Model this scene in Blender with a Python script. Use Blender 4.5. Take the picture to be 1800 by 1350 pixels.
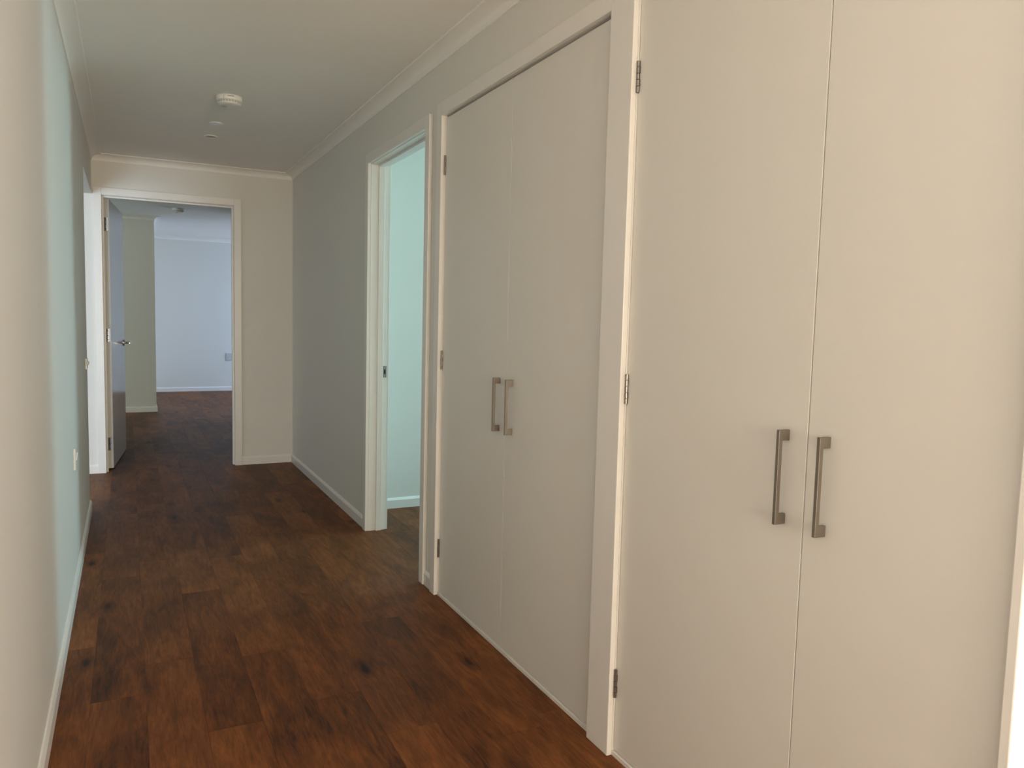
import bpy, bmesh, math, random
from mathutils import Vector, Matrix
for o in list(bpy.data.objects): bpy.data.objects.remove(o)
random.seed(7)
scene = bpy.context.scene
COL = scene.collection

# ------------------------------------------------------------------ camera
YAW, PITCH, ROLL, CAM_H, FPX = 0.4667, -0.0836, 0.0251, 1.2228, 1343.3
fw = Vector((math.sin(YAW)*math.cos(PITCH), math.cos(YAW)*math.cos(PITCH), math.sin(PITCH)))
r0 = Vector((math.cos(YAW), -math.sin(YAW), 0)); u0 = r0.cross(fw)
rt = math.cos(ROLL)*r0 + math.sin(ROLL)*u0
up = -math.sin(ROLL)*r0 + math.cos(ROLL)*u0
cd = bpy.data.cameras.new('camera'); cam = bpy.data.objects.new('camera', cd); COL.objects.link(cam)
m = Matrix((rt, up, -fw)).transposed().to_4x4(); m.translation = (0, 0, CAM_H)
cam.matrix_world = m
cd.sensor_fit = 'HORIZONTAL'; cd.sensor_width = 36; cd.lens = FPX/1800*36; cd.clip_start = 0.02
scene.camera = cam

# ------------------------------------------------------------------ world, exposure, daylight at the windows
w = bpy.data.worlds.new('World'); scene.world = w; w.use_nodes = True
bg = w.node_tree.nodes['Background']; bg.inputs[0].default_value = (0.62, 0.78, 1.0, 1); bg.inputs[1].default_value = 1.0
vs = scene.view_settings
vs.view_transform = 'Standard'; vs.look = 'None'; vs.gamma = 1; vs.use_curve_mapping = False; vs.exposure = 0.13
scene.cycles.diffuse_bounces = 7; scene.cycles.max_bounces = 12; scene.cycles.caustics_reflective = False
scene.cycles.caustics_refractive = False

def daylight(loc, aim, sx, sy, power, color):
    l = bpy.data.lights.new('window_daylight', 'AREA'); l.shape = 'RECTANGLE'; l.size = sx; l.size_y = sy
    l.energy = power; l.color = color
    o = bpy.data.objects.new('window_daylight', l); COL.objects.link(o)
    o.location = loc
    d = Vector(aim).normalized()
    x = Vector((0, 0, 1)).cross(-d).normalized(); y = (-d).cross(x)
    mm = Matrix((x, y, -d)).transposed().to_4x4(); mm.translation = loc; o.matrix_world = mm
    return o
# glazed entry behind the camera, added entry side light, side room, left room, far room (sky and its second window)
daylight((0.95, -4.10, 1.25), (0, 1, 0.45), 2.0, 1.7, 232, (0.97, 0.825, 0.62))
daylight((2.50, -1.9, 1.60), (-1, 0.15, 0.95), 1.4, 0.95, 106, (0.85, 0.94, 1.04))  # added out of view to brighten the left wall and near ceiling
daylight((4.36, 4.28, 1.45), (-1, 0, -0.9), 0.55, 1.1, 60, (0.48, 0.87, 1.10))
daylight((4.36, 4.28, 1.45), (-1, 0, 0.5), 0.55, 1.25, 14, (0.70, 1.0, 0.72))
daylight((-1.95, 2.58, 1.2), (0, 1, 0), 1.6, 1.8, 74, (0.74, 0.93, 1.12))
daylight((4.30, 11.4, 1.2), (-1, 0, -0.7), 2.0, 1.6, 112, (0.61, 0.84, 1.16))
daylight((-3.0, 8.4, 1.35), (1, 0, 0), 1.5, 1.6, 27, (0.72, 0.98, 0.92))

# ------------------------------------------------------------------ measured layout (metres; y runs down the hall)
XR, XL, YE = 1.2106, -0.2206, 6.4365          # right wall, left wall, end wall faces
CEIL, ZC = 2.348, 2.302                       # ceiling, cornice foot
PROJ = 0.068
AT, AW = 0.018, 0.055                         # architrave thickness / width
HS, ST = 0.066, 0.012                         # skirting
ZD, ZA = 2.057, 2.113                         # door head architrave inner / outer edge
WT = 0.095                                    # wall thickness
YL, ZS = 5.235, 2.062                         # left opening: near corner, soffit
YW1, YW2 = 3.288, 4.185                       # side doorway
YC1, YC2 = 1.823, 3.087                       # cupboard by the doorway
YB1, YB2 = 0.667, 1.714                       # cupboard at the entry end
YEND = 0.649
XD1, XD2 = -0.156, 0.756                      # end doorway
ZCU = 2.071
DX = 1.2135                                   # cupboard door face
YN, XN, YF = 10.215, 0.300, 12.73             # nib face, nib corner, far wall
XW, XE = -3.1, 4.5                            # outer walls
YBK = -4.3

# ------------------------------------------------------------------ materials
def mat(name, col, rough=0.5, metal=0.0, bump=0.0, bscale=200, spec=0.5, var=0.0):
    M = bpy.data.materials.new(name); M.use_nodes = True
    nt = M.node_tree; b = nt.nodes['Principled BSDF']
    b.inputs['Base Color'].default_value = (*col, 1); b.inputs['Roughness'].default_value = rough
    b.inputs['Metallic'].default_value = metal; b.inputs['Specular IOR Level'].default_value = spec
    tc = nt.nodes.new('ShaderNodeTexCoord')
    n = nt.nodes.new('ShaderNodeTexNoise'); n.inputs['Scale'].default_value = bscale; n.inputs['Detail'].default_value = 4
    nt.links.new(tc.outputs['Object'], n.inputs['Vector'])
    if bump:
        bp = nt.nodes.new('ShaderNodeBump'); bp.inputs['Strength'].default_value = bump; bp.inputs['Distance'].default_value = 0.001
        nt.links.new(n.outputs['Fac'], bp.inputs['Height']); nt.links.new(bp.outputs['Normal'], b.inputs['Normal'])
    mx = nt.nodes.new('ShaderNodeMixRGB'); mx.blend_type = 'MULTIPLY'; mx.inputs[1].default_value = (*col, 1)
    cr = nt.nodes.new('ShaderNodeValToRGB'); lo = 1 - max(var, 0.015)
    cr.color_ramp.elements[0].color = (lo, lo, lo, 1); cr.color_ramp.elements[1].color = (1, 1, 1, 1)
    mx.inputs[0].default_value = 1
    nt.links.new(n.outputs['Fac'], cr.inputs['Fac']); nt.links.new(cr.outputs['Color'], mx.inputs[2])
    nt.links.new(mx.outputs['Color'], b.inputs['Base Color'])
    return M
WALL = mat('wall_paint', (0.76, 0.745, 0.70), 0.62, bump=0.10, bscale=260, spec=0.35)
CEILM = mat('ceiling_paint', (0.90, 0.88, 0.84), 0.85, bump=0.05, bscale=220, spec=0.2)
TRIM = mat('trim_enamel', (0.82, 0.80, 0.765), 0.33, bump=0.02, bscale=90)
DOOR = mat('door_enamel', (0.76, 0.74, 0.695), 0.38, bump=0.05, bscale=320)
LEAF = mat('interior_door_enamel', (0.74, 0.73, 0.70), 0.16, bump=0.01, bscale=60)
NICKEL = mat('brushed_nickel', (0.31, 0.275, 0.235), 0.46, 1.0, bump=0.05, bscale=500)
STEEL = mat('hinge_steel', (0.30, 0.28, 0.26), 0.32, 1.0)
CHROME = mat('chrome', (0.75, 0.75, 0.76), 0.12, 1.0)
DARK = mat('dark_print', (0.012, 0.011, 0.010), 0.6)
PLAST = mat('white_plastic', (0.82, 0.80, 0.77), 0.35)
GREYP = mat('grey_plastic', (0.50, 0.48, 0.46), 0.45)
DIFF = mat('light_diffuser', (0.86, 0.90, 0.95), 0.30)
CARC = mat('carcass_board', (0.6, 0.58, 0.54), 0.6)
SUB = mat('subfloor', (0.02, 0.014, 0.01), 0.9)
ALU = mat('window_aluminium', (0.8, 0.8, 0.79), 0.4)
PLATE = mat('socket_grey', (0.55, 0.58, 0.60), 0.4)
def glass():
    M = bpy.data.materials.new('window_glass'); M.use_nodes = True; nt = M.node_tree
    b = nt.nodes['Principled BSDF']; b.inputs['Transmission Weight'].default_value = 1; b.inputs['Roughness'].default_value = 0.02
    b.inputs['Base Color'].default_value = (0.95, 1, 0.98, 1); b.inputs['IOR'].default_value = 1.45
    return M
GLASS = glass()

def wood():
    M = bpy.data.materials.new('oak_vinyl_plank'); M.use_nodes = True; nt = M.node_tree; L = nt.links.new
    N = nt.nodes.new; b = nt.nodes['Principled BSDF']
    tc = N('ShaderNodeTexCoord'); oi = N('ShaderNodeObjectInfo')
    mul = N('ShaderNodeVectorMath'); mul.operation = 'SCALE'; mul.inputs[0].default_value = (37, 91, 53)
    L(oi.outputs['Random'], mul.inputs['Scale'])
    add = N('ShaderNodeVectorMath'); add.operation = 'ADD'; L(tc.outputs['Object'], add.inputs[0]); L(mul.outputs[0], add.inputs[1])
    def mapped(sx, sy):
        v = N('ShaderNodeVectorMath'); v.operation = 'MULTIPLY'; v.inputs[1].default_value = (sx, sy, 1)
        L(add.outputs[0], v.inputs[0]); return v.outputs[0]
    def noise(v, sc, det, dist=0.0, rough=0.55):
        n = N('ShaderNodeTexNoise'); n.inputs['Scale'].default_value = sc; n.inputs['Detail'].default_value = det
        n.inputs['Distortion'].default_value = dist; n.inputs['Roughness'].default_value = rough; L(v, n.inputs['Vector']); return n.outputs['Fac']
    def madd(a, k, c):
        x = N('ShaderNodeMath'); x.operation = 'MULTIPLY_ADD'; L(a, x.inputs[0]); x.inputs[1].default_value = k
        if isinstance(c, (int, float)): x.inputs[2].default_value = c
        else: L(c, x.inputs[2])
        return x.outputs[0]
    fine = noise(mapped(170, 16), 1.0, 6, 0.5, 0.7)          # pores along the plank
    mid = noise(mapped(30, 4.0), 1.0, 6, 2.2, 0.6)           # cathedral figure
    big = noise(mapped(7, 2.6), 1.0, 4, 0.8)                 # blotches
    s = madd(fine, 0.42, madd(mid, 0.42, madd(big, 0.46, -0.18)))
    pl = madd(oi.outputs['Random'], 0.13, s)                 # centred near .53
    cr = N('ShaderNodeValToRGB'); e = cr.color_ramp.elements
    e[0].position = 0.36; e[0].color = (0.036, 0.0112, 0.0030, 1)
    e[1].position = 0.76; e[1].color = (0.265, 0.094, 0.0235, 1)
    x = cr.color_ramp.elements.new(0.54); x.color = (0.134, 0.0415, 0.0092, 1)
    L(pl, cr.inputs['Fac'])
    # knots: sparse dark spots drawn out along the grain; only some cells carry one
    vo = N('ShaderNodeTexVoronoi'); vo.inputs['Scale'].default_value = 1.0; L(mapped(8, 2.6), vo.inputs['Vector'])
    rnd = N('ShaderNodeSeparateColor'); L(vo.outputs['Color'], rnd.inputs[0])
    gate = N('ShaderNodeMath'); gate.operation = 'GREATER_THAN'; L(rnd.outputs[0], gate.inputs[0]); gate.inputs[1].default_value = 0.50
    warp = madd(fine, 0.22, vo.outputs['Distance'])
    kr = N('ShaderNodeValToRGB'); k = kr.color_ramp.elements
    k[0].position = 0.17; k[0].color = (0.13, 0.09, 0.07, 1); k[1].position = 0.36; k[1].color = (1, 1, 1, 1)
    y = kr.color_ramp.elements.new(0.22); y.color = (0.55, 0.48, 0.43, 1)
    L(warp, kr.inputs['Fac'])
    mx = N('ShaderNodeMixRGB'); mx.blend_type = 'MULTIPLY'; L(gate.outputs[0], mx.inputs[0])
    L(cr.outputs['Color'], mx.inputs[1]); L(kr.outputs['Color'], mx.inputs[2]); L(mx.outputs['Color'], b.inputs['Base Color'])
    rr = N('ShaderNodeMapRange'); rr.inputs['To Min'].default_value = 0.44; rr.inputs['To Max'].default_value = 0.60
    L(fine, rr.inputs['Value']); L(rr.outputs['Result'], b.inputs['Roughness'])
    b.inputs['Specular IOR Level'].default_value = 0.24
    bp = N('ShaderNodeBump'); bp.inputs['Strength'].default_value = 0.35; bp.inputs['Distance'].default_value = 0.0008
    L(fine, bp.inputs['Height']); L(bp.outputs['Normal'], b.inputs['Normal'])
    return M
WOOD = wood()

# ------------------------------------------------------------------ helpers
def link(name, me, material, parent=None):
    o = bpy.data.objects.new(name, me); COL.objects.link(o)
    if material and not me.materials: me.materials.append(material)
    if parent: o.parent = parent
    return o
def tag(o, label=None, cat=None, group=None, kind=None):
    if label: o['label'] = label
    if cat: o['category'] = cat
    if group: o['group'] = group
    if kind: o['kind'] = kind
    return o
def empty(name, loc=(0, 0, 0), label=None, cat=None, group=None, kind=None):
    o = bpy.data.objects.new(name, None); COL.objects.link(o); o.location = loc; o.empty_display_size = 0.1
    return tag(o, label, cat, group, kind)
def box_bm(bm, x0, x1, y0, y1, z0, z1, bev=0.0):
    vs_ = [bm.verts.new((x, y, z)) for z in (z0, z1) for y in (y0, y1) for x in (x0, x1)]
    fs = [bm.faces.new([vs_[i] for i in q]) for q in ((0,2,3,1),(4,5,7,6),(0,1,5,4),(2,6,7,3),(0,4,6,2),(1,3,7,5))]
    if bev:
        ed = list({e for f in fs for e in f.edges})
        bmesh.ops.bevel(bm, geom=ed, offset=bev, segments=2, profile=0.5, affect='EDGES')
def build(name, material, parent, *boxes, bev=0.0, off=(0, 0, 0), smooth=False):
    """one mesh from a few boxes; off = the parent's place, so coordinates stay in world terms"""
    bm = bmesh.new()
    for q in boxes: box_bm(bm, *q, bev=bev)
    return finish(name, bm, material, parent, off, smooth)
def finish(name, bm, material, parent=None, off=(0, 0, 0), smooth=False):
    bmesh.ops.translate(bm, verts=bm.verts, vec=[-c for c in off])
    bmesh.ops.recalc_face_normals(bm, faces=bm.faces)
    me = bpy.data.meshes.new(name); bm.to_mesh(me); bm.free()
    if smooth:
        for p in me.polygons: p.use_smooth = True
    return link(name, me, material, parent)
def sweep(name, material, prof, p0, p1, out, m0=0.0, m1=0.0, parent=None, upz=1):
    """profile of (distance from wall, height) run from p0 to p1; out = direction away from the wall; m0/m1 mitre factors"""
    p0, p1, out = Vector(p0), Vector(p1), Vector(out); d = (p1-p0).normalized()
    bm = bmesh.new(); rings = []
    for P, mm in ((p0, m0), (p1, -m1)):
        rings.append([bm.verts.new(P + out*a + Vector((0, 0, h)) + d*(a*mm)) for a, h in prof])
    n = len(prof)
    for i in range(n): bm.faces.new((rings[0][i], rings[0][(i+1) % n], rings[1][(i+1) % n], rings[1][i]))
    bm.faces.new(rings[0]); bm.faces.new(rings[1][::-1])
    return finish(name, bm, material, parent)
def lathe(name, material, prof, parent=None, seg=40, smooth=True):
    bm = bmesh.new(); rings = []
    for r, z in prof:
        rings.append([bm.verts.new((r*math.cos(2*math.pi*i/seg), r*math.sin(2*math.pi*i/seg), z)) for i in range(seg)])
    for a, b in zip(rings, rings[1:]):
        for i in range(seg): bm.faces.new((a[i], a[(i+1) % seg], b[(i+1) % seg], b[i]))
    if prof[0][0] > 0: bm.faces.new(rings[0][::-1])
    if prof[-1][0] > 0: bm.faces.new(rings[-1])
    bmesh.ops.recalc_face_normals(bm, faces=bm.faces)
    me = bpy.data.meshes.new(name); bm.to_mesh(me); bm.free()
    if smooth:
        for p in me.polygons: p.use_smooth = len(p.vertices) == 4
    return link(name, me, material, parent)
def cyl(bm, a, b, r, seg=16):
    a, b = Vector(a), Vector(b); q = (b-a).to_track_quat('Z', 'Y'); h = (b-a).length
    ra = [bm.verts.new(a + q @ Vector((r*math.cos(2*math.pi*i/seg), r*math.sin(2*math.pi*i/seg), 0))) for i in range(seg)]
    rb = [bm.verts.new(a + q @ Vector((r*math.cos(2*math.pi*i/seg), r*math.sin(2*math.pi*i/seg), h))) for i in range(seg)]
    for i in range(seg): bm.faces.new((ra[i], ra[(i+1) % seg], rb[(i+1) % seg], rb[i]))
    bm.faces.new(ra[::-1]); bm.faces.new(rb)
def panel_with_holes(name, material, axis, a, b, u0, u1, z0, z1, holes, label, cat='wall'):
    """a wall between a..b on axis ('x' or 'y'), running u0..u1, with rectangular openings (ua, ub, za, zb) left out"""
    us = sorted({u0, u1, *[h[0] for h in holes], *[h[1] for h in holes]}); bm = bmesh.new()
    for ua, ub in zip(us, us[1:]):
        mid = (ua+ub)/2; zcut = [(z0, z1)]
        for h in holes:
            if h[0] < mid < h[1]:
                nz = []
                for s, e in zcut:
                    if h[2] > s: nz.append((s, min(e, h[2])))
                    if h[3] < e: nz.append((max(s, h[3]), e))
                zcut = nz
        for s, e in zcut:
            if axis == 'x': box_bm(bm, a, b, ua, ub, s, e)
            else: box_bm(bm, ua, ub, a, b, s, e)
    bmesh.ops.remove_doubles(bm, verts=bm.verts, dist=1e-5)
    seen = {}
    for f in list(bm.faces):                       # inner faces shared by two blocks go
        k = tuple(sorted(v.index for v in f.verts)); seen.setdefault(k, []).append(f)
    o = finish(name, bm, material); return tag(o, label, cat, kind='structure')

# ------------------------------------------------------------------ the room shell
panel_with_holes('wall_left', WALL, 'x', XL-WT, XL, YBK, YE, 0, CEIL, [(YL, YE, 0, ZS)], 'off-white plastered hallway wall with a square opening at its far end')
panel_with_holes('wall_right', WALL, 'x', XR, XR+WT, YC2+0.017, YE, 0, CEIL,
    [(YW1-0.017, YW2+0.017, 0, ZD+0.017)], 'off-white hallway wall with the green-lit side doorway')
panel_with_holes('wall_over_cupboards', WALL, 'x', XR, XR+WT, YEND, YC2+0.017, ZCU+0.017, CEIL, [], 'off-white strip of wall above the cupboards')
panel_with_holes('wall_end', WALL, 'y', YE, YE+WT, XW, XE, 0, CEIL, [(XD1-0.017, XD2+0.017, 0, ZD+0.017)], 'off-white wall closing the hallway, with an open doorway')
panel_with_holes('wall_side_room', WALL, 'y', 4.645, 4.645+WT, XR+WT, XE, 0, CEIL, [], 'pale green-lit wall of the side room beyond the doorway')
panel_with_holes('wall_partition', WALL, 'y', 3.145, 3.145+0.04, XR+WT, XE, 0, CEIL, [], 'off-white partition between the cupboards and the side room')
panel_with_holes('wall_cupboard_back', WALL, 'x', 1.86, 1.90, YEND+0.014, 3.145, 0, CEIL, [], 'off-white wall behind the cupboards')
panel_with_holes('wall_entry', WALL, 'y', YEND, YEND+0.014, XR+0.0305, 2.6, 0, CEIL, [], 'off-white wall returning at the entry end of the cupboards')
panel_with_holes('wall_entry_side', WALL, 'x', 2.6, 2.7, YBK, YEND+0.016, 0, CEIL, [(-2.65, -1.15, 0.95, 2.15)], 'off-white side wall of the entry with an opening for the added side light')
panel_with_holes('wall_back', WALL, 'y', YBK-0.1, YBK, XL-WT, 2.7, 0, CEIL, [(0.0, 2.3, 0.25, 2.25)], 'off-white outer wall of the entry with its glazing')
panel_with_holes('wall_left_room', WALL, 'y', 2.4, 2.5, XW, XL-WT, 0, CEIL, [(-2.8, -1.1, 0.25, 2.15)], 'off-white wall of the room to the left with its window')
panel_with_holes('wall_west', WALL, 'x', XW-0.1, XW, 2.4, YF, 0, CEIL, [(7.6, 9.2, 0.5, 2.15)], 'off-white outer wall of the left room')
panel_with_holes('wall_east', WALL, 'x', XE, XE+0.1, 3.1, YF+0.1, 0, CEIL, [(3.95, 4.6, 0.75, 2.15), (10.3, 12.5, 0.25, 2.25)], 'off-white outer wall with two windows')
panel_with_holes('wall_far', WALL, 'y', YF, YF+0.1, XW, XE, 0, CEIL, [], 'pale blue-lit wall at the back of the far room')
panel_with_holes('wall_nib', WALL, 'y', YN, YF, XW, XN, 0, CEIL, [], 'grey-green lit block of wall standing out in the far room')
panel_with_holes('wall_blocker_foyer', WALL, 'x', -0.45, -0.35, YE+WT, 8.0, 0, CEIL, [], 'unseen off-white wall added behind the open door to shade the foyer floor')  # light blocker added out of view; shades the near foyer floor
panel_with_holes('wall_blocker_far', WALL, 'y', 9.55, 9.65, 1.60, XE, 0, CEIL, [], 'unseen off-white wall added to block far window light from the open door')  # light blocker added out of view; keeps window light off the door leaf
tag(build('ceiling', CEILM, None, (XW-0.1, XE+0.1, YBK-0.1, YF+0.1, CEIL, CEIL+0.08)), 'flat matt white plaster ceiling over the hallway', 'ceiling', kind='structure')

# ------------------------------------------------------------------ floor of separate planks
fl = build('floor', SUB, None, (XW-0.1, XE+0.1, YBK-0.1, YF+0.1, -0.05, -0.0045))
tag(fl, 'reddish-brown oak-look plank floor running along the hallway', 'floor', kind='structure')
PW, PLN, GAP = 0.1568, 1.22, 0.0003
def plank_mesh(x0, x1, y0, y1):
    bm = bmesh.new(); zt, zb, b = 0.0, -0.004, 0.0005
    lo = [bm.verts.new(p) for p in ((x0, y0, zb), (x1, y0, zb), (x1, y1, zb), (x0, y1, zb))]
    mi = [bm.verts.new(p) for p in ((x0, y0, zt-0.0004), (x1, y0, zt-0.0004), (x1, y1, zt-0.0004), (x0, y1, zt-0.0004))]
    hi = [bm.verts.new(p) for p in ((x0+b, y0+b, zt), (x1-b, y0+b, zt), (x1-b, y1-b, zt), (x0+b, y1-b, zt))]
    for A, B in ((lo, mi), (mi, hi)):
        for i in range(4): bm.faces.new((A[i], A[(i+1) % 4], B[(i+1) % 4], B[i]))
    bm.faces.new(hi); bm.faces.new(lo[::-1])
    bmesh.ops.recalc_face_normals(bm, faces=bm.faces)
    me = bpy.data.meshes.new('plank'); bm.to_mesh(me); bm.free(); me.materials.append(WOOD); return me
PLANK = plank_mesh(-PW/2+GAP/2, PW/2-GAP/2, GAP/2, PLN-GAP/2)
phase = {-2: 3.40, -1: 3.07, 0: 2.62, 1: 2.84, 2: 2.30, 3: 2.78, 4: 2.364, 5: 3.30, 6: 2.915}
cand = []
for c in range(-22, 29):
    xc = -0.1215 - PW/2 + PW*(c+1)
    ph = phase.get(c, random.uniform(0, PLN))
    k0 = math.floor((YBK-0.1-ph)/PLN)
    for k in range(k0, k0+16):
        y0 = ph + k*PLN; y1 = y0+PLN
        if y1 < YBK or y0 > YF or xc < XW or xc > XE: continue
        inview = (-1.0 < xc < 1.15 and 0.2 < y1 and y0 < YE) or (1.15 <= xc < 2.0 and y1 > 3.2 and y0 < 4.7) or (-0.4 < xc < 2.2 and y0 > YE-1.3 and y0 < YF)
        dist = math.hypot(xc-0.3, y0+0.6)
        cand.append((0 if inview else 1, dist, xc, y0))
cand.sort()
rest = []
for i, (iv, ds, xc, y0) in enumerate(cand):
    if i < 296:
        ya, yb = max(y0, YBK), min(y0+PLN, YF)
        if yb-ya < 0.03: continue
        if yb-ya > PLN-1e-4:
            o = link('plank', PLANK, None, fl)
        else:
            o = link('plank', plank_mesh(-PW/2+GAP/2, PW/2-GAP/2, GAP/2, yb-ya-GAP/2), None, fl)
        o.location = (xc, ya, 0)
    else: rest.append((xc, max(y0, YBK), min(y0+PLN, YF)))
bm = bmesh.new()
for xc, ya, yb in rest:
    if yb-ya > 0.02: box_bm(bm, xc-PW/2+GAP, xc+PW/2-GAP, ya+GAP, yb-GAP, -0.004, 0)
tag(finish('planks_beyond', bm, WOOD, fl), kind='stuff')

# ------------------------------------------------------------------ skirting boards
SK = [(0, 0), (ST, 0), (ST, HS-0.014), (ST-0.002, HS-0.010), (0.005, HS-0.001), (0.003, HS), (0, HS)]
def skirt(name, p0, p1, out, label, m0=0, m1=0):
    o = sweep(name, TRIM, SK, p0, p1, out, m0, m1); return tag(o, label, 'skirting board', kind='structure')
skirt('baseboard_left', (XL, YBK, 0), (XL, YL, 0), (1, 0, 0), 'white bevelled skirting along the left hallway wall')
skirt('baseboard_right', (XR, YW2+AW, 0), (XR, YE, 0), (-1, 0, 0), 'white bevelled skirting between the side doorway and the end wall', 0, 1)
skirt('baseboard_between', (XR, YC2+AW, 0), (XR, YW1-AW, 0), (-1, 0, 0), 'short white skirting piece between the cupboard and the side doorway')
skirt('baseboard_end', (XD2+AW, YE, 0), (XR, YE, 0), (0, -1, 0), 'white bevelled skirting on the end wall right of its doorway', 0, 1)
skirt('baseboard_end_left', (XW, YE, 0), (XD1-AW, YE, 0), (0, -1, 0), 'white skirting on the end wall seen through the left opening')
skirt('baseboard_side_room', (XR+WT, 4.645, 0), (XE, 4.645, 0), (0, -1, 0), 'white skirting at the foot of the green-lit side room wall')
skirt('baseboard_nib', (XW, YN, 0), (XN, YN, 0), (0, -1, 0), 'white skirting wrapping the front of the far room wall block', 0, -1)
skirt('baseboard_nib_side', (XN, YN, 0), (XN, YF, 0), (1, 0, 0), 'white skirting along the side of the far room wall block', -1, 1)
skirt('baseboard_far', (XN, YF, 0), (XE, YF, 0), (0, -1, 0), 'white skirting at the foot of the far blue-lit wall', 1, 0)

# ------------------------------------------------------------------ cove cornices
drop = CEIL-ZC
COVE = [(0, 0), (0, -drop), (0.006, -drop), (0.0065, -drop+0.004)]
for i in range(1, 10):
    a = math.pi/2*i/10
    COVE.append((0.0065 + (PROJ-0.011)*(1-math.cos(a)), -drop+0.004 + (drop-0.010)*math.sin(a)))
COVE += [(PROJ-0.0045, -0.006), (PROJ-0.002, -0.0055), (PROJ, -0.004), (PROJ, 0)]
tn = [0]
def cornice(p0, p1, out, label, m0=0, m1=0):
    tn[0] += 1
    o = sweep('trim_%d' % tn[0], CEILM, COVE, (*p0, CEIL), (*p1, CEIL), out, m0, m1); return tag(o, label, 'cornice', kind='structure')
cornice((XL, YBK), (XL, YE), (1, 0, 0), 'white cove cornice along the top of the left hallway wall', 0, 1)
cornice((XR, YEND), (XR, YE), (-1, 0, 0), 'white cove cornice along the top of the right hallway wall', -1, 1)
cornice((XL, YE), (XR, YE), (0, -1, 0), 'white cove cornice across the top of the end wall', 1, 1)
cornice((XW, YN), (XN, YN), (0, -1, 0), 'cove cornice on the front of the far room wall block', 0, -1)
cornice((XN, YN), (XN, YF), (1, 0, 0), 'cove cornice on the side of the far room wall block', -1, 1)
cornice((XN, YF), (XE, YF), (0, -1, 0), 'cove cornice over the far blue-lit wall', 1, 0)
cornice((XR+WT, 4.645), (XE, 4.645), (0, -1, 0), 'cove cornice in the green-lit side room')

# ------------------------------------------------------------------ door frames (jamb lining, stop, architraves)
def trim_root(label, loc):
    tn[0] += 1
    return empty('trim_%d' % tn[0], loc, label, 'door frame', kind='structure')
J = 0.017; Q = 0.003   # jamb thickness, quirk
R = trim_root('white timber door frame around the green-lit side doorway', (XR, YW1, 0)); off = (XR, YW1, 0)
x0, x1 = XR-0.001, XR+WT+0.001
build('jamb', TRIM, R, (x0, x1, YW2+Q-Q*2+0.003, YW2+J, 0, ZD), off=off, bev=0.001)
build('jamb', TRIM, R, (x0, x1, YW1-J, YW1, 0, ZD), off=off, bev=0.001)
build('jamb_head', TRIM, R, (x0, x1, YW1-J, YW2+J, ZD, ZD+J), off=off, bev=0.001)
sx0, sx1 = XR+0.042, XR+0.074
build('door_stop', TRIM, R, (sx0, sx1, YW2-0.011, YW2, 0, ZD-0.011), (sx0, sx1, YW1, YW1+0.011, 0, ZD-0.011), (sx0, sx1, YW1, YW2, ZD-0.011, ZD), off=off, bev=0.0008)
for a, b in ((XR-AT, XR), (XR+WT, XR+WT+AT)):
    build('architrave', TRIM, R, (a, b, YW2+Q, YW2+AW, 0, ZA), off=off, bev=0.002)
    build('architrave', TRIM, R, (a, b, YW1-AW, YW1-Q, 0, ZA), off=off, bev=0.002)
    build('architrave', TRIM, R, (a, b, YW1-Q, YW2+Q, ZD+Q, ZA), off=off, bev=0.002)
sp = build('strike_plate', STEEL, R, (XR+0.078, XR+0.098, YW2-0.0012, YW2, 0.88, 0.945), off=off, bev=0.0004)
tag(sp, 'steel latch strike plate with a dark slot')
build('strike_slot', DARK, sp, (XR+0.083, XR+0.092, YW2-0.0016, YW2-0.0004, 0.900, 0.925), off=off)
bm = bmesh.new(); cyl(bm, (XR+0.0875, YW2-0.0018, 0.936), (XR+0.0875, YW2-0.0005, 0.936), 0.003, 10); cyl(bm, (XR+0.0875, YW2-0.0018, 0.889), (XR+0.0875, YW2-0.0005, 0.889), 0.003, 10)
finish('screw', bm, CHROME, sp, off)

R = trim_root('white timber door frame around the doorway in the end wall', (XD1, YE, 0)); off = (XD1, YE, 0)
y0, y1 = YE-0.001, YE+WT+0.001
build('jamb', TRIM, R, (XD1-J, XD1, y0, y1, 0, ZD), off=off, bev=0.001)
build('jamb', TRIM, R, (XD2, XD2+J, y0, y1, 0, ZD), off=off, bev=0.001)
build('jamb_head', TRIM, R, (XD1-J, XD2+J, y0, y1, ZD, ZD+J), off=off, bev=0.001)
s0, s1 = YE+0.026, YE+0.056
build('door_stop', TRIM, R, (XD1, XD1+0.011, s0, s1, 0, ZD-0.011), (XD2-0.011, XD2, s0, s1, 0, ZD-0.011), (XD1, XD2, s0, s1, ZD-0.011, ZD), off=off, bev=0.0008)
for a, b in ((YE-AT, YE), (YE+WT, YE+WT+AT)):
    build('architrave', TRIM, R, (XD1-AW, XD1-Q, a, b, 0, ZA), off=off, bev=0.002)
    build('architrave', TRIM, R, (XD2+Q, XD2+AW, a, b, 0, ZA), off=off, bev=0.002)
    build('architrave', TRIM, R, (XD1-Q, XD2+Q, a, b, ZD+Q, ZA), off=off, bev=0.002)

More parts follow.
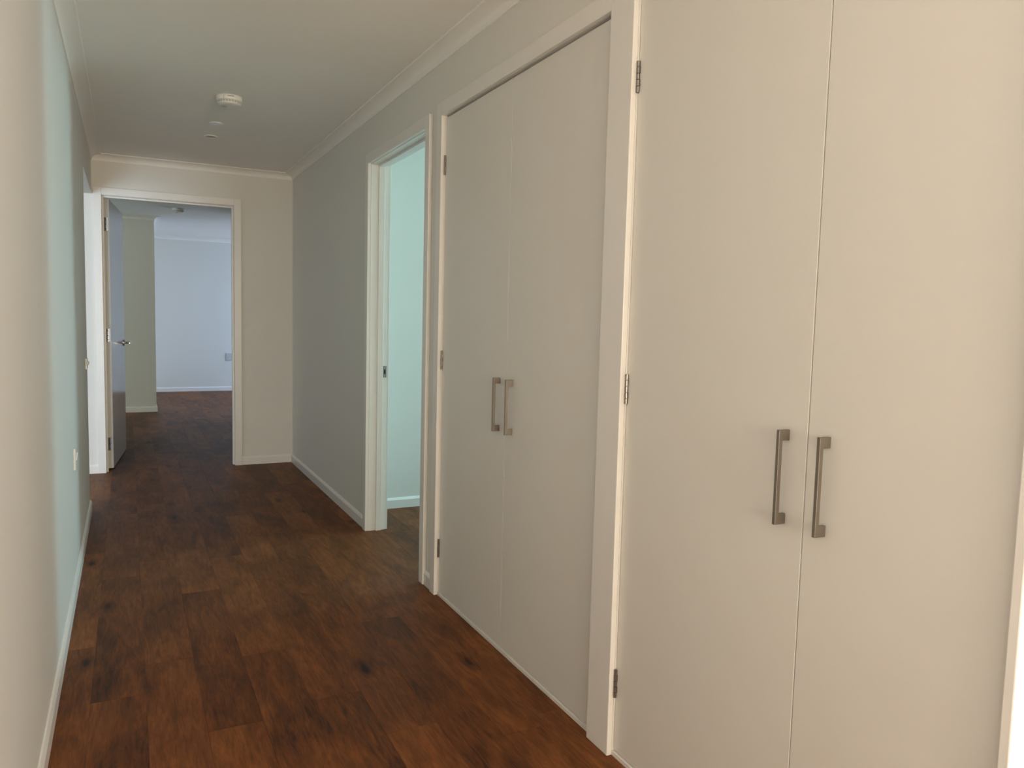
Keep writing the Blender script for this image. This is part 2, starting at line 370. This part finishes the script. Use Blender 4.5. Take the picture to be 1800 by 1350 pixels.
# ------------------------------------------------------------------ the open door at the end
PX, PY = XD1+0.004, YE+WT+0.012
D = empty('door_1', (PX, PY, 0), 'flush satin white door standing open into the far room with a lever handle', 'door', kind='structure')
D.rotation_euler = (0, 0, math.radians(84.5))
LW = 0.897
build('door_leaf', LEAF, D, (0.003, LW, -0.040, -0.002, 0.012, 2.046), bev=0.0015)
for zc in (0.20, 1.03, 1.86):
    h = build('hinge', CHROME, D, (0.0, 0.003, -0.032, -0.001, zc-0.05, zc+0.05), bev=0.0003)
    bm = bmesh.new()
    for i in range(5):
        cyl(bm, (0.0, 0.004, zc-0.05+0.02*i+0.0006), (0.0, 0.004, zc-0.05+0.02*(i+1)-0.0006), 0.0055, 14)
    finish('hinge_knuckle', bm, CHROME, h, smooth=False)
    bm = bmesh.new()
    for zz in (-0.034, 0.0, 0.034): cyl(bm, (-0.0006, -0.017, zc+zz), (0.001, -0.017, zc+zz), 0.0035, 10)
    finish('hinge_screw', bm, DARK, h)
for side, yb in ((-1, -0.040), (1, -0.002)):
    hx, hz = LW-0.060, 0.945
    h = empty('door_handle'); h.parent = D; tag(h, 'chrome lever handle on a round rose')
    bm = bmesh.new(); cyl(bm, (hx, yb, hz), (hx, yb+side*0.009, hz), 0.026, 28); finish('rose', bm, CHROME, h)
    bm = bmesh.new(); cyl(bm, (hx, yb+side*0.008, hz), (hx, yb+side*0.060, hz), 0.0095, 18); finish('neck', bm, CHROME, h)
    bm = bmesh.new(); ya, yb2 = sorted((yb+side*0.048, yb+side*0.062)); box_bm(bm, hx-0.115, hx+0.011, ya, yb2, hz-0.010, hz+0.010, bev=0.004); finish('lever', bm, CHROME, h)
build('latch', CHROME, D, (LW-0.001, LW+0.007, -0.027, -0.015, 0.935, 0.957), bev=0.001)

# ------------------------------------------------------------------ built-in cupboards
def handle_mesh():
    """flat square-cornered bow handle, local: x away from the door is negative, z up, centre at 0"""
    bm = bmesh.new(); H, Pj, B, F, W = 0.197, 0.029, 0.010, 0.022, 0.0085
    pts = [(0, H/2), (-Pj, H/2), (-Pj, -H/2), (0, -H/2), (0, -H/2+F), (-Pj+B, -H/2+F), (-Pj+B, H/2-F), (0, H/2-F)]
    a = [bm.verts.new((x, -W/2, z)) for x, z in pts]; b = [bm.verts.new((x, W/2, z)) for x, z in pts]
    for i in range(8): bm.faces.new((a[i], a[(i+1) % 8], b[(i+1) % 8], b[i]))
    bm.faces.new(a); bm.faces.new(b[::-1])
    bmesh.ops.recalc_face_normals(bm, faces=bm.faces)
    bmesh.ops.bevel(bm, geom=list(bm.edges), offset=0.0007, segments=1, affect='EDGES')
    me = bpy.data.meshes.new('handle'); bm.to_mesh(me); bm.free(); me.materials.append(NICKEL); return me
HANDLE = handle_mesh()
def hinge_mesh():
    bm = bmesh.new(); r = 0.0048; h = 0.082
    for i in range(5):
        cyl(bm, (0, 0, -h/2+h/5*i+0.0008), (0, 0, -h/2+h/5*(i+1)-0.0008), r, 14)
    box_bm(bm, 0.0008, 0.0055, -0.0010, 0.0042, -h/2, h/2)
    box_bm(bm, 0.0, 0.0060, -0.0058, -0.0006, -h/2+h/5, -h/2+2*h/5); box_bm(bm, 0.0, 0.0060, -0.0058, -0.0006, -h/2+3*h/5, -h/2+4*h/5)
    bmesh.ops.recalc_face_normals(bm, faces=bm.faces)
    me = bpy.data.meshes.new('hinge'); bm.to_mesh(me); bm.free(); me.materials.append(STEEL); return me
HINGE = hinge_mesh()
HZ = (0.212, 1.043, 1.868)
def cupboard(ya, yb, join, label, loc):
    C = empty('built_in_cupboard', loc, label, 'cupboard'); off = loc
    zb = 0.0175; zt = ZCU-0.008
    back = 1.80
    build('carcass', CARC, C, (DX+0.02, back, yb-0.010, yb, 0, ZCU), (DX+0.02, back, ya+0.0, ya+0.010, 0, ZCU),
          (back, back+0.012, ya, yb, 0, ZCU), (DX+0.02, back, ya, yb, ZCU, ZCU+0.012), off=off)
    for lo, hi, hinge_y, hy in ((join+0.0012, yb-0.0025, yb-0.001, join+0.0505), (ya+0.0025, join-0.0012, ya+0.001, join-0.0525)):
        L = build('cupboard_door', DOOR, C, (DX, DX+0.018, lo, hi, zb, zt), off=off, bev=0.0012)
        h = link('handle', HANDLE, None, L); h.location = (DX-loc[0], hy-loc[1], 0.914-loc[2])
        tag(h, 'flat brushed nickel bow handle')
        for z in (HZ if hinge_y > YB1+0.1 else ()):          # the entry-end leaf shows none
            g = link('hinge', HINGE, None, L); g.location = (DX-0.0035-loc[0], hinge_y-0.0035*(1 if hinge_y > join else -1)-loc[1], z-loc[2])
            if hinge_y < join: g.rotation_euler = (math.pi, 0, 0)
    build('base_strip', TRIM, C, (XR-0.002, XR+0.03, ya, yb, 0, 0.0140), off=off, bev=0.001)
    build('jamb', TRIM, C, (XR-0.001, XR+WT, yb, yb+J-0.001, 0, ZCU), off=off)
    build('jamb', TRIM, C, (XR-0.001, XR+WT, max(ya-J+0.001, YB1-0.0005), ya, 0, ZCU), off=off)
    build('jamb_head', TRIM, C, (XR-0.001, XR+WT, max(ya-J+0.001, YB1), yb+J-0.001, ZCU, ZCU+J-0.001), off=off)
    return C
ZA2 = 2.127
cupboard(YC1, YC2, 2.456, 'white two-door cupboard right beside the green-lit doorway', (XR, YC1, 0))
cupboard(YB1, YB2, 1.087, 'large white two-door cupboard past the wide post, at the entry end', (XR, YB1, 0))
A = trim_root('white square-edged architraves framing the two built-in cupboards', (XR, YC1, 0)); off = (XR, YC1, 0)
for q in ((XR-AT, XR-0.0012, YC2, YC2+AW, 0, ZA2), (XR-AT, XR-0.0012, YC1, YC2, ZCU, ZA2), (XR-AT, XR-0.0012, YEND, YB2, ZCU, ZA2)):
    build('architrave', TRIM, A, q, off=off, bev=0.002)
tag(build('architrave', TRIM, A, (XR-AT, XR-0.0012, YB2, YC1, 0, ZA2), (XR-0.0012, XR+WT, YB2+J, YC1-J, 0, ZCU), off=off, bev=0.002), 'wide flat post between the two cupboards')
tn[0] += 1
tag(build('trim_%d' % tn[0], TRIM, None, (XR-AT, XR+0.03, YEND, YB1, 0, ZCU), bev=0.0025), 'narrow white end panel edge closing the cupboard bank at the entry', 'end panel', kind='structure')

# ------------------------------------------------------------------ ceiling fittings
def smoke_alarm(loc, label, rz, full=True):
    S = empty('smoke_alarm', loc, label, 'smoke alarm'); S.rotation_euler = (0, 0, rz)
    lathe('base', PLAST, [(0.066, 0), (0.0665, -0.006), (0.066, -0.021), (0.0645, -0.0240), (0.057, -0.0250)], S)
    lathe('vent_ring', GREYP, [(0.0575, -0.0245), (0.0570, -0.0345)], S)
    cv = lathe('cover', PLAST, [(0.0575, -0.0340), (0.0580, -0.0352), (0.0560, -0.0385), (0.047, -0.0425), (0.030, -0.0445), (0.0001, -0.0450)], S)
    if full:
        bm = bmesh.new()
        for i in range(24):
            a = 2*math.pi*i/24; c, s = math.cos(a), math.sin(a)
            v = [Vector((c*r - s*t, s*r + c*t, z)) for z in (-0.0255, -0.0335) for r in (0.0560, 0.0585) for t in (-0.0014, 0.0014)]
            q = [bm.verts.new(p) for p in v]
            for f in ((0,1,3,2),(4,6,7,5),(0,4,5,1),(2,3,7,6),(0,2,6,4),(1,5,7,3)): bm.faces.new([q[k] for k in f])
        finish('vent_fins', bm, PLAST, S)
        lathe('test_button', GREYP, [(0.014, -0.0440), (0.014, -0.0468), (0.012, -0.0475), (0.0001, -0.0477)], S, 24).location = (-0.022, 0.012, 0)
        # printed marks round the rim: short bars, as small as they read in the photograph
        bm = bmesh.new()
        for a0, a1, z0, z1 in [(-0.62, -0.58, -0.010, -0.007), (-0.62, -0.58, -0.019, -0.016), (-0.48, -0.50, -0.006, -0.007)] + \
                [(-0.30+0.055*i, -0.30+0.055*i+0.038, -0.0105, -0.0075+0.001*(i % 2)) for i in range(9)]:
            rr = 0.0672; seg = 3; prev = None
            for k in range(seg+1):
                a = -math.pi/2 + a0 + (a1-a0)*k/seg
                cur = (bm.verts.new((rr*math.cos(a), rr*math.sin(a), z0)), bm.verts.new((rr*math.cos(a), rr*math.sin(a), z1)))
                if prev: bm.faces.new((prev[0], cur[0], cur[1], prev[1]))
                prev = cur
        finish('printed_marks', bm, DARK, S)
        lathe('indicator', DARK, [(0.003, -0.0435), (0.003, -0.0452), (0.0001, -0.0453)], S, 12).location = (0.034, -0.010, 0.002)
    return S
smoke_alarm((0.494, 4.355, CEIL), 'round white smoke alarm on the hallway ceiling', math.radians(4))
smoke_alarm((0.520, 9.25, CEIL), 'round smoke alarm on the far room ceiling, seen through the end doorway', 0, True)
L1 = empty('ceiling_disc', (0.492, 4.985, CEIL), 'flat pale blue-white round ceiling light between the smoke alarm and the recessed light', 'ceiling light')
lathe('rim', PLAST, [(0.043, 0), (0.043, -0.0035), (0.0415, -0.005), (0.039, -0.005)], L1)
lathe('diffuser', DIFF, [(0.039, -0.0035), (0.038, -0.0052), (0.030, -0.0060), (0.0001, -0.0064)], L1)
L2 = empty('recessed_downlight', (0.495, 5.365, CEIL), 'small recessed round downlight with a dark centre nearest the end wall', 'ceiling light')
lathe('rim', CEILM, [(0.042, 0), (0.042, -0.002), (0.040, -0.0045), (0.034, -0.0040), (0.031, -0.0010)], L2)
lathe('lens', GREYP, [(0.0325, -0.0003), (0.030, -0.0014), (0.0001, -0.0018)], L2)

# ------------------------------------------------------------------ wall plates
def plate(name, loc, normal, w, h, label, cat, kind, material=PLAST):
    """plate on a wall; local x along the wall, local -y out of it"""
    P = empty(name, loc, label, cat)
    P.rotation_euler = (0, 0, math.atan2(normal[1], normal[0]) + math.pi/2)
    bm = bmesh.new(); box_bm(bm, -w/2, w/2, -0.009, 0.0, -h/2, h/2, bev=0.0025); finish('cover_plate', bm, material, P)
    if kind == 'rocker':
        bm = bmesh.new(); box_bm(bm, -0.012, 0.012, -0.0135, -0.008, 0.006-0.012, 0.006+0.020, bev=0.002); r_ = finish('rocker', bm, material, P); r_.rotation_euler = (0.10, 0, 0)
    elif kind == 'toggles':
        for dx in (-0.022, 0.022):
            bm = bmesh.new(); box_bm(bm, dx-0.008, dx+0.008, -0.017, -0.008, -0.007, 0.013, bev=0.003); finish('toggle', bm, material, P)
    elif kind == 'socket':
        for dx in (-0.030, 0.030):
            for (sx, sz, an) in ((-0.007, 0.000, 0.5), (0.007, 0.000, -0.5), (0, -0.014, 0)):
                bm = bmesh.new(); box_bm(bm, -0.0012, 0.0012, -0.0095, -0.0085, -0.0045, 0.0045); s_ = finish('pin_slot', bm, DARK, P)
                s_.location = (dx+sx, 0, sz-0.006); s_.rotation_euler = (0, an, 0)
            bm = bmesh.new(); box_bm(bm, dx-0.007, dx+0.007, -0.012, -0.008, 0.016, 0.027, bev=0.0015); finish('switch', bm, material, P)
    return P
plate('light_switch', (XL, 3.83, 0.567), (1, 0), 0.073, 0.095, 'white single rocker plate low on the left wall in the pale green light', 'switch', 'rocker')
plate('light_switch', (XL, 5.05, 0.910), (1, 0), 0.100, 0.062, 'white toggle switch plate at the corner of the left opening', 'switch', 'toggles')
plate('power_outlet', (1.43, YF, 0.535), (0, -1), 0.115, 0.115, 'grey-white double power point on the far blue-lit wall', 'power point', 'socket', PLATE)

# ------------------------------------------------------------------ windows that let the daylight in
def window(n, axis, pos, a0, a1, z0, z1, label, mull=1):
    o = empty('window_%d' % n, (0, 0, 0), label, 'window', kind='structure'); t = 0.045
    def bx(p0, p1, q0, q1, z0_, z1_): return (p0, p1, q0, q1, z0_, z1_) if axis == 'x' else (q0, q1, p0, p1, z0_, z1_)
    p0, p1 = pos+0.02, pos+0.08
    bars = [bx(p0, p1, a0, a0+t, z0, z1), bx(p0, p1, a1-t, a1, z0, z1), bx(p0, p1, a0+t, a1-t, z0, z0+t), bx(p0, p1, a0+t, a1-t, z1-t, z1)]
    for i in range(mull):
        c = a0+(a1-a0)*(i+1)/(mull+1); bars.append(bx(p0, p1, c-t/2, c+t/2, z0+t, z1-t))
    build('window_frame', ALU, o, *bars)
    for i in range(mull+1):
        c0 = a0+(a1-a0)*i/(mull+1)+t/2; c1 = a0+(a1-a0)*(i+1)/(mull+1)-t/2
        build('pane', GLASS, o, bx(pos+0.047, pos+0.053, c0, c1, z0+t, z1-t))
window(1, 'y', YBK-0.1, 0.0, 2.3, 0.25, 2.25, 'large glazed window in the entry wall behind', 1)
window(2, 'x', XE, 3.95, 4.6, 0.75, 2.15, 'narrow window of the green-lit side room', 0)
window(3, 'y', 2.4, -2.8, -1.1, 0.25, 2.15, 'wide window of the left room', 1)
window(4, 'x', XE, 10.3, 12.5, 0.25, 2.25, 'wide window of the far room', 1)
window(6, 'x', 2.6, -2.65, -1.15, 0.95, 2.15, 'unseen window added around the entry side light', 0)  # made-up window, goes with the added side light
window(5, 'x', XW-0.1, 7.6, 9.2, 0.5, 2.15, 'window of the foyer beyond the end doorway', 0)
